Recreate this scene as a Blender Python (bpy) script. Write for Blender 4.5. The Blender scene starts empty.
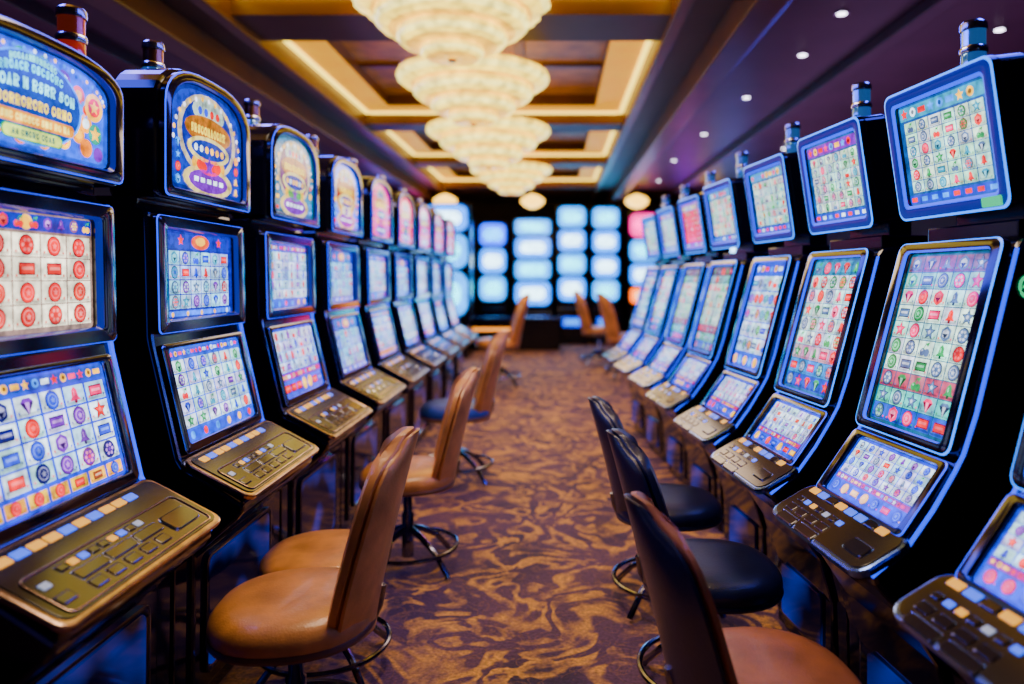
import bpy, bmesh, math, random
from mathutils import Matrix, Vector
S=bpy.context.scene
COL=S.collection
# ---------------------------------------------------------------- materials
MATS={}
def mat(name,base=(.5,.5,.5),rough=.5,metal=0,emis=None,es=0,coat=0,noise=0,nscale=20,bump=0,bscale=200,spec=.5):
    if name in MATS: return MATS[name]
    m=bpy.data.materials.new(name); m.use_nodes=True
    nt=m.node_tree; b=nt.nodes['Principled BSDF']
    b.inputs['Base Color'].default_value=(*base,1)
    b.inputs['Roughness'].default_value=rough
    b.inputs['Metallic'].default_value=metal
    b.inputs['Specular IOR Level'].default_value=spec
    b.inputs['Coat Weight'].default_value=coat
    if emis:
        b.inputs['Emission Color'].default_value=(*emis,1); b.inputs['Emission Strength'].default_value=es
    tc=nt.nodes.new('ShaderNodeTexCoord')
    if noise:
        n=nt.nodes.new('ShaderNodeTexNoise'); n.inputs['Scale'].default_value=nscale; n.inputs['Detail'].default_value=4
        nt.links.new(tc.outputs['Object'],n.inputs['Vector'])
        r=nt.nodes.new('ShaderNodeValToRGB')
        r.color_ramp.elements[0].position=.3; r.color_ramp.elements[1].position=.7
        r.color_ramp.elements[0].color=(*[c*(1-noise) for c in base],1)
        r.color_ramp.elements[1].color=(*[min(1,c*(1+noise)) for c in base],1)
        nt.links.new(n.outputs['Fac'],r.inputs['Fac']); nt.links.new(r.outputs['Color'],b.inputs['Base Color'])
    if bump:
        n2=nt.nodes.new('ShaderNodeTexNoise'); n2.inputs['Scale'].default_value=bscale
        nt.links.new(tc.outputs['Object'],n2.inputs['Vector'])
        bp=nt.nodes.new('ShaderNodeBump'); bp.inputs['Strength'].default_value=bump; bp.inputs['Distance'].default_value=.004
        nt.links.new(n2.outputs['Fac'],bp.inputs['Height']); nt.links.new(bp.outputs['Normal'],b.inputs['Normal'])
    MATS[name]=m; return m

M_BLACK=mat('gloss_black',(.003,.003,.008),.09,0,coat=.0,noise=.3,nscale=8,spec=.7)
M_SIDE=mat('cabinet_black',(.002,.002,.006),.2,noise=.3,nscale=8,spec=.4)
M_CHROME=mat('chrome_blue_reflect',(.10,.18,.62),.18,1,noise=.1)  # blue reflections on the chrome put into its base colour
M_STEEL=mat('steel',(.55,.55,.62),.2,1,noise=.1)
M_COPPER=mat('copper_base',(.55,.24,.11),.25,1,noise=.3)
M_COPPERR=mat('red_copper',(.6,.16,.10),.22,1,emis=(.6,.05,.02),es=.12,noise=.3)
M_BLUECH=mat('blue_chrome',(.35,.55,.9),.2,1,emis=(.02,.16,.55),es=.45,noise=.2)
M_BRONZE=mat('bronze_deck',(.30,.20,.15),.2,1,noise=.4,nscale=15)
M_DECK=mat('deck_dark',(.010,.008,.012),.14,noise=.5,nscale=10,spec=.6)
M_GLINTLEDB=mat('led_glint_blue',(.0,.02,.3),.4,emis=(.002,.04,1.),es=2.4,noise=.1)  # right frame LEDs; also paints blue highlights on cabinet edges and left bezels
M_GLINTLEDS=mat('led_glint_soft_blue',(.0,.005,.05),.2,emis=(.001,.018,.55),es=.6,noise=.1)  # right frame glow; also paints soft blue highlights on left bezels
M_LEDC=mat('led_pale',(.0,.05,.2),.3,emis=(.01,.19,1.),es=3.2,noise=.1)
M_LENS=mat('lens_blue',(.06,.25,.4),.08,metal=.6,emis=(.01,.10,.4),es=.7,noise=.2,coat=1)
M_GREEN=mat('led_green',(.0,.3,.2),.4,emis=(.01,.8,.25),es=1.0,noise=.1)
M_REDG=mat('red_lens',(.3,.03,.02),.12,emis=(.7,.03,.02),es=.35,noise=.1,coat=1)
M_BTN_Y=mat('button_amber',(.6,.35,.05),.3,emis=(1,.42,.01),es=1.1,noise=.1)
M_BTN_B=mat('button_blue',(.05,.1,.5),.3,emis=(.01,.11,1),es=1.6,noise=.1)
M_BTN_W=mat('button_white',(.4,.4,.4),.3,emis=(.5,.7,1),es=.45,noise=.1)
M_BTN_K=mat('button_dark',(.014,.013,.018),.1,noise=.2)
M_TAN=mat('tan_leather',(.64,.26,.055),.32,noise=.3,nscale=9,bump=.25,bscale=160,coat=.15)
M_RIM=mat('dark_leather_rim',(.16,.06,.025),.35,noise=.2,nscale=9)
M_BROWN=mat('brown_leather',(.42,.14,.05),.36,noise=.3,nscale=9,bump=.25,bscale=160,coat=.1)
M_NAVY=mat('navy_leather',(.006,.009,.045),.28,noise=.25,nscale=9,bump=.25,bscale=160)
M_BLUELIT=mat('blue_lit_leather',(.02,.05,.28),.4,noise=.25,nscale=9,bump=.25,bscale=160)  # blue light on the seat put into the leather colour
M_DMETAL=mat('dark_chrome',(.18,.18,.26),.16,1,noise=.1)
def facet_mat():
    m=bpy.data.materials.new('belly_glass'); m.use_nodes=True; nt=m.node_tree; b=nt.nodes['Principled BSDF']
    tc=nt.nodes.new('ShaderNodeTexCoord'); v=nt.nodes.new('ShaderNodeTexNoise'); v.inputs['Scale'].default_value=4; v.inputs['Detail'].default_value=1
    r=nt.nodes.new('ShaderNodeValToRGB'); e=r.color_ramp.elements
    e[0].position=.42;e[0].color=(.0,.0,.006,1);e[1].position=.75;e[1].color=(.002,.035,.6,1)
    nt.links.new(tc.outputs['Object'],v.inputs['Vector']); nt.links.new(v.outputs['Fac'],r.inputs['Fac'])
    nt.links.new(r.outputs['Color'],b.inputs['Emission Color']); b.inputs['Emission Strength'].default_value=.7
    b.inputs['Base Color'].default_value=(.004,.004,.012,1); b.inputs['Roughness'].default_value=.1
    return m
M_BELLY=facet_mat()
def screen_mat():
    m=bpy.data.materials.new('lit_display'); m.use_nodes=True; nt=m.node_tree; b=nt.nodes['Principled BSDF']
    a=nt.nodes.new('ShaderNodeAttribute'); a.attribute_name='Col'
    g=nt.nodes.new('ShaderNodeGamma'); g.inputs['Gamma'].default_value=2.1
    h=nt.nodes.new('ShaderNodeHueSaturation'); h.inputs['Saturation'].default_value=1.3
    tc=nt.nodes.new('ShaderNodeTexCoord'); n=nt.nodes.new('ShaderNodeTexNoise'); n.inputs['Scale'].default_value=34; n.inputs['Detail'].default_value=4
    mr=nt.nodes.new('ShaderNodeMapRange'); mr.inputs['From Min'].default_value=.3; mr.inputs['From Max'].default_value=.7
    mr.inputs['To Min'].default_value=.4; mr.inputs['To Max'].default_value=1.35
    mx=nt.nodes.new('ShaderNodeVectorMath'); mx.operation='SCALE'
    nt.links.new(tc.outputs['Object'],n.inputs['Vector']); nt.links.new(n.outputs['Fac'],mr.inputs['Value'])
    nt.links.new(a.outputs['Color'],g.inputs['Color']); nt.links.new(g.outputs['Color'],h.inputs['Color'])
    nt.links.new(h.outputs['Color'],mx.inputs[0]); nt.links.new(mr.outputs['Result'],mx.inputs['Scale'])
    nt.links.new(mx.outputs['Vector'],b.inputs['Emission Color']); b.inputs['Emission Strength'].default_value=3.2
    b.inputs['Base Color'].default_value=(.005,.005,.006,1); b.inputs['Roughness'].default_value=.12
    return m
M_SCREEN=screen_mat()

# ---------------------------------------------------------------- helpers
def mkmesh(name,verts,faces,mats,midx=None,smooth=False,cols=None,bevel=0,recalc=True):
    me=bpy.data.meshes.new(name); me.from_pydata([tuple(v) for v in verts],[],faces)
    for m in mats: me.materials.append(m)
    if midx: me.polygons.foreach_set('material_index',midx)
    if cols:
        at=me.color_attributes.new('Col','FLOAT_COLOR','CORNER'); d=[]
        for p in me.polygons:
            c=cols[p.index]
            for _ in range(p.loop_total): d+= [c[0],c[1],c[2],1]
        at.data.foreach_set('color',d)
    elif recalc or bevel:
        bm=bmesh.new(); bm.from_mesh(me)
        bmesh.ops.recalc_face_normals(bm,faces=bm.faces)
        if bevel:
            ed=[e for e in bm.edges if len(e.link_faces)==2 and e.calc_face_angle(0)>.5]
            bmesh.ops.bevel(bm,geom=ed,offset=bevel,segments=2,affect='EDGES',profile=.6,clamp_overlap=True)
        bm.to_mesh(me); bm.free()
    if smooth:
        me.polygons.foreach_set('use_smooth',[True]*len(me.polygons))
        try: me.set_sharp_from_angle(angle=math.radians(40))
        except Exception: pass
    me.update(); return me
def obj(name,me,parent=None,loc=None,matrix=None,label=None):
    o=bpy.data.objects.new(name,me); COL.objects.link(o)
    if parent: o.parent=parent
    if matrix is not None: o.matrix_basis=matrix
    elif loc is not None: o.location=loc
    if label: o['label']=label
    return o
class Plane:
    """panel frame: b,t = (x,z) bottom/top profile points"""
    def __init__(s,b,t):
        s.o=Vector((b[0],0,b[1])); d=Vector((t[0]-b[0],0,t[1]-b[1])); s.h=d.length
        s.V=d.normalized(); s.U=Vector((0,1,0)); s.N=s.U.cross(s.V)
    def __call__(s,u,v,w=0): return s.o+s.U*u+s.V*v+s.N*w
    def mat(s,u,v,w=0):
        m=Matrix((s.U,s.V,s.N)).transposed().to_4x4(); m.translation=s(u,v,w); return m
def rr(w,h,r,cu=0,cv=0,n=5):
    pts=[]
    for (sx,sy,a0) in ((1,-1,-90),(1,1,0),(-1,1,90),(-1,-1,180)):
        cx=cu+sx*(w/2-r); cy=cv+sy*(h/2-r)
        for i in range(n+1):
            a=math.radians(a0+90*i/n); pts.append((cx+r*math.cos(a),cy+r*math.sin(a)))
    return pts
def arch(w,h,rise,v0=0,n=16,r=.02):
    pts=[(-w/2,v0+r),(-w/2+r*.3,v0+r*.3),(-w/2+r,v0),(w/2-r,v0),(w/2-r*.3,v0+r*.3),(w/2,v0+r)]
    for i in range(n+1):
        t=math.pi*i/n; c=math.cos(t); s=math.sin(t)
        x=w/2*math.copysign(abs(c)**.7,c); pts.append((x,v0+h-rise+rise*abs(s)**.9))
    return pts
def lerpl(a,b,t): return [(o[0]*(1-t)+i[0]*t,o[1]*(1-t)+i[1]*t) for o,i in zip(a,b)]
def ringpart(name,outer,inner,h,P,mats,mids=(0,0,0,0,0),w0=0,hin=None,lip=.65,line=.12):
    """bezel: wall / thin outer line / face / inner slope / inner wall"""
    n=len(outer); hin=h*.5 if hin is None else hin
    V=[P(*p,w0) for p in outer]+[P(*p,w0+h*.9) for p in outer]+[P(*p,w0+h) for p in lerpl(outer,inner,line)]+[P(*p,w0+h) for p in lerpl(outer,inner,lip)]+[P(*p,w0+hin) for p in inner]+[P(*p,w0-.002) for p in inner]
    F=[];mi=[]
    for k in range(5):
        for i in range(n):
            j=(i+1)%n; F.append((k*n+i,k*n+j,(k+1)*n+j,(k+1)*n+i)); mi.append(mids[k])
    return mkmesh(name,V,F,mats,mi,smooth=True)
def slab(name,loop,h,P,mats,w0=0,bevel=0,mids=None):
    n=len(loop); V=[P(*p,w0) for p in loop]+[P(*p,w0+h) for p in loop]
    F=[tuple(range(n))[::-1],tuple(range(n,2*n))]+[(i,(i+1)%n,n+(i+1)%n,n+i) for i in range(n)]
    return mkmesh(name,V,F,mats,mids,bevel=bevel)
def lathe(V,F,MI,prof,seg=24,mi=0,cx=0,cy=0,cap=True):
    b=len(V)
    for (r,z) in prof:
        for i in range(seg):
            a=2*math.pi*i/seg; V.append((cx+r*math.cos(a),cy+r*math.sin(a),z))
    for k in range(len(prof)-1):
        for i in range(seg):
            j=(i+1)%seg; F.append((b+k*seg+i,b+k*seg+j,b+(k+1)*seg+j,b+(k+1)*seg+i)); MI.append(mi)
    if cap:
        F.append(tuple(b+i for i in range(seg))[::-1]); MI.append(mi)
        e=b+(len(prof)-1)*seg; F.append(tuple(e+i for i in range(seg))); MI.append(mi)
def tube(V,F,MI,pts,r,seg=8,closed=False,mi=0):
    b=len(V); n=len(pts); pts=[Vector(p) for p in pts]
    for k in range(n):
        if closed: t=(pts[(k+1)%n]-pts[k-1]).normalized()
        else: t=(pts[min(k+1,n-1)]-pts[max(k-1,0)]).normalized()
        up=Vector((0,0,1)) if abs(t.z)<.9 else Vector((1,0,0))
        a=t.cross(up).normalized(); c=a.cross(t)
        rk=r[k] if isinstance(r,(list,tuple)) else r
        for i in range(seg):
            th=2*math.pi*i/seg; V.append(pts[k]+a*rk*math.cos(th)+c*rk*math.sin(th))
    for k in range(n if closed else n-1):
        k2=(k+1)%n
        for i in range(seg):
            j=(i+1)%seg; F.append((b+k*seg+i,b+k*seg+j,b+k2*seg+j,b+k2*seg+i)); MI.append(mi)
    if not closed:
        F.append(tuple(b+i for i in range(seg))); MI.append(mi)
        F.append(tuple(b+(n-1)*seg+i for i in range(seg))[::-1]); MI.append(mi)
def box(V,F,MI,x0,x1,y0,y1,z0,z1,mi=0):
    b=len(V); V+=[(x0,y0,z0),(x1,y0,z0),(x1,y1,z0),(x0,y1,z0),(x0,y0,z1),(x1,y0,z1),(x1,y1,z1),(x0,y1,z1)]
    F+=[(b,b+3,b+2,b+1),(b+4,b+5,b+6,b+7),(b,b+1,b+5,b+4),(b+1,b+2,b+6,b+5),(b+2,b+3,b+7,b+6),(b+3,b,b+4,b+7)]; MI+=[mi]*6

# ---------------------------------------------------------------- display canvas
WHITE=(.86,.94,1.0);CREAM=(.98,.95,.86);RED=(.85,.05,.05);BLUE=(.04,.16,.8);DBLUE=(.01,.06,.52);SKY=(.12,.5,1.)
GOLD=(1.,.70,.08);GREEN=(.06,.5,.25);PURP=(.36,.06,.6);TEAL=(.04,.48,.62);PINK=(.9,.2,.4);GREY=(.34,.4,.52);NAVY=(.01,.02,.12)
class Cv:
    def __init__(s,P): s.P=P;s.v=[];s.f=[];s.c=[]
    def poly(s,pts,col,w):
        b=len(s.v); s.v+=[s.P(p[0],p[1],w*.0006) for p in pts]; s.f.append(tuple(range(b,b+len(pts)))); s.c.append(col)
    def rect(s,a,b,c,d,col,w): s.poly([(a,b),(c,b),(c,d),(a,d)],col,w)
    def disc(s,cu,cv,r,col,w,n=12,sy=1,rot=0): s.poly([(cu+r*math.cos(rot+2*math.pi*i/n),cv+r*sy*math.sin(rot+2*math.pi*i/n)) for i in range(n)],col,w)
    def star(s,cu,cv,r,col,w,n=5):
        s.poly([(cu+(r if i%2==0 else r*.45)*math.sin(math.pi*i/n),cv+(r if i%2==0 else r*.45)*math.cos(math.pi*i/n)) for i in range(2*n)],col,w)
    def glyph(s,u,v,h,col,w,R):
        # generic illegible letterforms: round bowls and upright stems
        t=h*.22; wd=h*.58; k=R.choice([0,0,1,2,2,3,4,5])
        if k in(0,5):
            s.disc(u+wd/2,v+h/2,wd*.56,col,w,14,h*.5/(wd*.56)); s.disc(u+wd/2,v+h/2,wd*.27,s.bgc,w+1,10,h*.25/(wd*.27))
            if k==5: s.rect(u+wd*.5,v+h*.38,u+wd*1.1,v+h*.62,s.bgc,w+1)
        elif k==1:
            s.rect(u,v,u+t,v+h,col,w); s.rect(u+wd-t,v,u+wd,v+h,col,w); s.poly([(u,v+h),(u+t,v+h),(u+wd,v),(u+wd-t,v)],col,w)
        elif k==2:
            s.rect(u,v,u+t,v+h,col,w); s.disc(u+wd*.55,v+h*.7,h*.3,col,w,12); s.disc(u+wd*.5,v+h*.7,h*.12,s.bgc,w+1,8); s.poly([(u+t,v+h*.45),(u+wd-t,v),(u+wd,v),(u+wd*.7,v+h*.5)],col,w)
        elif k==3:
            s.poly([(u,v),(u+t,v),(u+wd/2+t*.3,v+h),(u+wd/2-t*.3,v+h)],col,w); s.poly([(u+wd-t,v),(u+wd,v),(u+wd/2+t*.3,v+h),(u+wd/2-t*.3,v+h)],col,w); s.rect(u+t,v+h*.25,u+wd-t,v+h*.42,col,w)
        else:
            s.disc(u+wd*.55,v+h*.72,h*.28,col,w,12); s.disc(u+wd*.45,v+h*.28,h*.28,col,w,12)
            s.disc(u+wd*.7,v+h*.66,h*.10,s.bgc,w+1,8); s.disc(u+wd*.3,v+h*.34,h*.10,s.bgc,w+1,8)
    bgc=(.02,.1,.5)
    def words(s,u0,u1,v,h,col,w,R,bg=(.02,.1,.5),sag=0):
        u=u0; s.bgc=bg; m=(u0+u1)/2; hw=max(.001,(u1-u0)/2)
        while u<u1-h*.5:
            s.glyph(u,v+sag*(1-((u-m)/hw)**2),h,col,w,R); u+=h*.74
            if R.random()<.1: u+=h*.35
    def banner(s,u0,u1,v0,v1,R,w,bg):
        s.rect(u0,v0,u1,v1,bg,w); m=(v0+v1)/2; r=(v1-v0)*.36; u=u0+r*1.6; k=0
        while u<u1-r*1.5:
            c=R.choice([GOLD,RED,SKY,PINK,WHITE,GOLD])
            if k%3==0: s.star(u,m,r*1.2,c,w+1)
            elif k%3==1: s.disc(u,m,r,c,w+1,10); s.disc(u,m,r*.5,tuple(x*.4 for x in c),w+2,8)
            else: s.rect(u-r*1.2,m-r*.6,u+r*1.2,m+r*.6,c,w+1)
            u+=r*2.9; k+=1
    def symbol(s,cu,cv,r,R,w,pal,kind=None):
        k=kind if kind is not None else R.choice([0,0,1,2,3,4,5,6,6,7]); c=R.choice(pal); c2=R.choice(pal)
        dk=tuple(x*.45 for x in c); lt=tuple(min(1,x*.5+.5) for x in c)
        if k==0:
            s.disc(cu,cv,r,dk,w,16);s.disc(cu,cv,r*.88,c,w+1,16);s.disc(cu,cv,r*.66,lt,w+2,16);s.disc(cu,cv,r*.54,c,w+3,14); s.star(cu,cv,r*.38,lt,w+4)
        elif k==1:
            s.disc(cu,cv,r,c,w,6,1,.5);s.disc(cu,cv,r*.62,lt,w+1,6,1,.5);s.poly([(cu-r*.5,cv),(cu,cv-r*.7),(cu+r*.5,cv)],dk,w+2)
        elif k==2: s.star(cu,cv,r*1.15,dk,w);s.star(cu,cv,r*.9,c,w+1);s.disc(cu,cv,r*.25,lt,w+2,8)
        elif k==3:
            s.rect(cu-r*1.05,cv-r*.6,cu+r*1.05,cv+r*.6,dk,w); s.rect(cu-r*.92,cv-r*.45,cu+r*.92,cv+r*.45,c,w+1); s.rect(cu-r*.7,cv-r*.1,cu+r*.7,cv+r*.2,lt,w+2)
        elif k==4:
            s.disc(cu-r*.42,cv-r*.35,r*.52,c,w,10);s.disc(cu+r*.42,cv-r*.4,r*.52,c,w,10);s.disc(cu-r*.5,cv-r*.15,r*.15,lt,w+1,6)
            s.poly([(cu-r*.4,cv),(cu-r*.25,cv),(cu+r*.15,cv+r*.8),(cu,cv+r*.8)],GREEN,w+1); s.poly([(cu,cv+r*.7),(cu+r*.8,cv+r),(cu+r*.5,cv+r*.3)],GREEN,w+2)
        elif k==5:
            s.poly([(cu-r*.9,cv-r*.6),(cu+r*.9,cv-r*.6),(cu+r*.5,cv-r*.2),(cu+r*.4,cv+r*.5),(cu,cv+r*.9),(cu-r*.4,cv+r*.5),(cu-r*.5,cv-r*.2)],c,w)
            s.disc(cu,cv-r*.7,r*.24,dk,w+1,8); s.rect(cu-r*.2,cv-r*.1,cu-r*.05,cv+r*.45,lt,w+1)
        elif k==6:
            s.disc(cu,cv,r,dk,w,16);s.disc(cu,cv,r*.85,c2,w+1,16)
            for i in range(6):
                a=i*math.pi/3; s.disc(cu+r*.5*math.cos(a),cv+r*.5*math.sin(a),r*.2,lt,w+2,6)
            s.disc(cu,cv,r*.22,c,w+3,8)
        else:
            s.poly([(cu-r*.9,cv+r*.35),(cu-r*.45,cv+r*.8),(cu+r*.45,cv+r*.8),(cu+r*.9,cv+r*.35),(cu,cv-r*.9)],c,w)
            s.poly([(cu-r*.9,cv+r*.35),(cu+r*.9,cv+r*.35),(cu,cv-r*.9)],dk,w+1); s.poly([(cu-r*.3,cv+r*.35),(cu+r*.3,cv+r*.35),(cu,cv-r*.9)],lt,w+2)
    def grid(s,u0,v0,u1,v1,nc,nr,R,pal,cell=WHITE,gap=.1,kinds=None,w=2,altrow=None):
        du=(u1-u0)/nc; dv=(v1-v0)/nr; rm=min(du,dv)*.45
        tints=[(1,1,1),(1,1,1),(.86,.95,1),(.95,.88,1),(.88,1,.97)]
        for i in range(nc):
            for j in range(nr):
                a=u0+i*du+du*gap*.5; b=v0+j*dv+dv*gap*.5; cc=cell
                if altrow and j in altrow: cc=altrow[j]
                k=.80+R.random()*.22; t=R.choice(tints) if cell is not CREAM else (1,1,1)
                cc=tuple(x*y for x,y in zip(cc,t))
                s.rect(a,b,a+du*(1-gap),b+dv*(1-gap),tuple(x*k for x in cc),w)
                s.rect(a+du*.05,b+dv*.04,a+du*(1-gap)-du*.05,b+dv*.16,tuple(x*k*.75 for x in cc),w+.5)
                s.symbol(a+du*(1-gap)/2,b+dv*(1-gap)/2,rm,R,w+1,pal,R.choice(kinds) if kinds else None)
                if du>dv*1.25:
                    for q in(-1,1): s.disc(a+du*(1-gap)/2+q*du*.36,b+dv*.2,rm*.14,R.choice(pal),w+1,6)
    def mesh(s,name): return mkmesh(name,s.v,s.f,[M_SCREEN],cols=s.c)

def scr(P,W,H,style,seed,v0=0):
    R=random.Random(seed); c=Cv(P); u0,u1=-W/2,W/2; v1=v0+H; vm=v0+H/2
    bg=rr(W,H,.012,0,vm,3)
    if style=='coins':
        c.poly(bg,(.45,.38,.36),1)
        c.rect(u0+.003,v1-H*.15,u1-.003,v1-.004,(.03,.1,.55),2)
        c.disc(u0+W*.5,v1-H*.08,H*.07,GOLD,3,20,.9)
        for i in range(10): c.symbol(u0+W*(i+.5)/10,v1-H*.08,H*.055,R,4,[RED,GOLD,PURP,GOLD])
        c.grid(u0+.008,v0+.012,u1-.008,v1-H*.17,5,4,R,[(.8,.06,.06),(.7,.08,.06),(.8,.14,.08)],CREAM,.05,[0,0,6,0,0,3])
    elif style=='purple':
        c.poly(bg,BLUE,1)
        c.banner(u0+.01,u1-.01,v1-H*.12,v1-.006,R,2,(.03,.2,.6))
        c.grid(u0+.01,v0+H*.16,u1-.01,v1-H*.14,6,4,R,[PURP,RED,BLUE,PINK,(.1,.1,.35)],WHITE,.1)
        c.grid(u0+.01,v0+.006,u1-.01,v0+H*.14,7,1,R,[RED,(.5,.2,.02),BLUE],GOLD,.12,[3,0])
    elif style=='white':
        c.poly(bg,(.06,.25,.8),1)
        c.banner(u0+.006,u1-.006,v1-H*.1,v1-.005,R,2,R.choice([BLUE,PURP,TEAL]))
        c.grid(u0+.008,v0+H*.14,u1-.008,v1-H*.12,6,5,R,[RED,GREY,TEAL,BLUE,PURP,GREEN],WHITE,.09)
        c.rect(u0+.004,v0+.003,u1-.004,v0+H*.12,(.05,.2,.8),2)
        for i in range(6): c.disc(u0+W*(i+.5)/6,v0+H*.065,H*.045,R.choice([GOLD,RED,SKY]),3)
    elif style=='bluegrid':
        c.poly(bg,DBLUE,1)
        c.rect(u0+.01,v1-H*.2,u1-.01,v1-.008,(.02,.10,.6),2); c.disc(0,v1-H*.11,H*.22,(.8,.25,.04),3,18,.4); c.disc(0,v1-H*.10,H*.12,GOLD,4,14,.45)
        c.star(-.14,v1-H*.1,H*.07,RED,5); c.star(.14,v1-H*.1,H*.07,RED,5)
        c.grid(u0+.03,v0+H*.1,u1-.03,v1-H*.22,6,4,R,[BLUE,GREY,PURP,RED,TEAL],(.72,.86,1),.08)
        c.rect(u0+.02,v0+.006,u1-.02,v0+H*.08,(.05,.35,1),2)
        for i in range(5): c.disc(u0+W*(i+.5)/5,v0+H*.045,H*.03,R.choice([GOLD,WHITE]),3,8)
    elif style=='tall':
        c.poly(bg,(.08,.28,.40),1)
        nr=10
        tone={9:(.5,.35,.42),8:(.55,.74,.68),2:(.72,.42,.48),1:(.5,.8,.74),0:(.12,.25,.75)}
        c.grid(u0+.006,v0+.008,u1-.006,v1-.008,5,nr,R,[RED,GREY,GREY,GREEN,PINK,GREY],(.82,.93,.88),.06,None,2,tone)
    elif style=='tallred':
        c.poly(bg,(.15,.32,.5),1)
        tone={8:(.2,.5,.65),0:(.08,.22,.8),1:(.4,.62,.9),2:(.8,.62,.68)}
        c.grid(u0+.006,v0+.008,u1-.006,v1-.008,5,9,R,[RED,RED,GREY,PINK,GREEN,GREY],(.86,.93,.93),.06,None,2,tone)
    elif style in('top','toppink'):
        hd=R.choice([(.2,.25,.5),TEAL,PURP]); pk=style=='toppink'
        c.poly(bg,(.08,.25,.5) if not pk else (.8,.08,.25),1)
        c.banner(u0+.006,u1-.006,v1-H*.15,v1-.006,R,2,hd)
        c.grid(u0+.02,v0+H*.12,u1-.02,v1-H*.17,6,6,R,[RED,GREEN,GREY,GREY,TEAL,PINK],(.82,.93,.84) if not pk else (1,.42,.5),.07)
        c.rect(u0+.003,v0+.003,u1-.003,v0+H*.1,(.05,.15,.7),2)
        for i in range(8): c.rect(u0+W*(i+.2)/8,v0+H*.03,u0+W*(i+.75)/8,v0+H*.075,R.choice([SKY,RED,WHITE]),3)
    elif style=='info':
        c.poly(bg,(.05,.18,.8),1)
        c.grid(u0+.01,v0+H*.36,u1-.01,v1-.008,7,4,R,[RED,PURP,BLUE,GREY],WHITE,.08)
        c.banner(u0+.01,u1-.01,v0+H*.25,v0+H*.345,R,2,(.5,.2,.45))
        c.grid(u0+.01,v0+.006,u1-.01,v0+H*.24,7,1,R,[BLUE,GOLD,RED],(.06,.25,1),.15,[3,0])
    return c.mesh('display_'+style)
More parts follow.
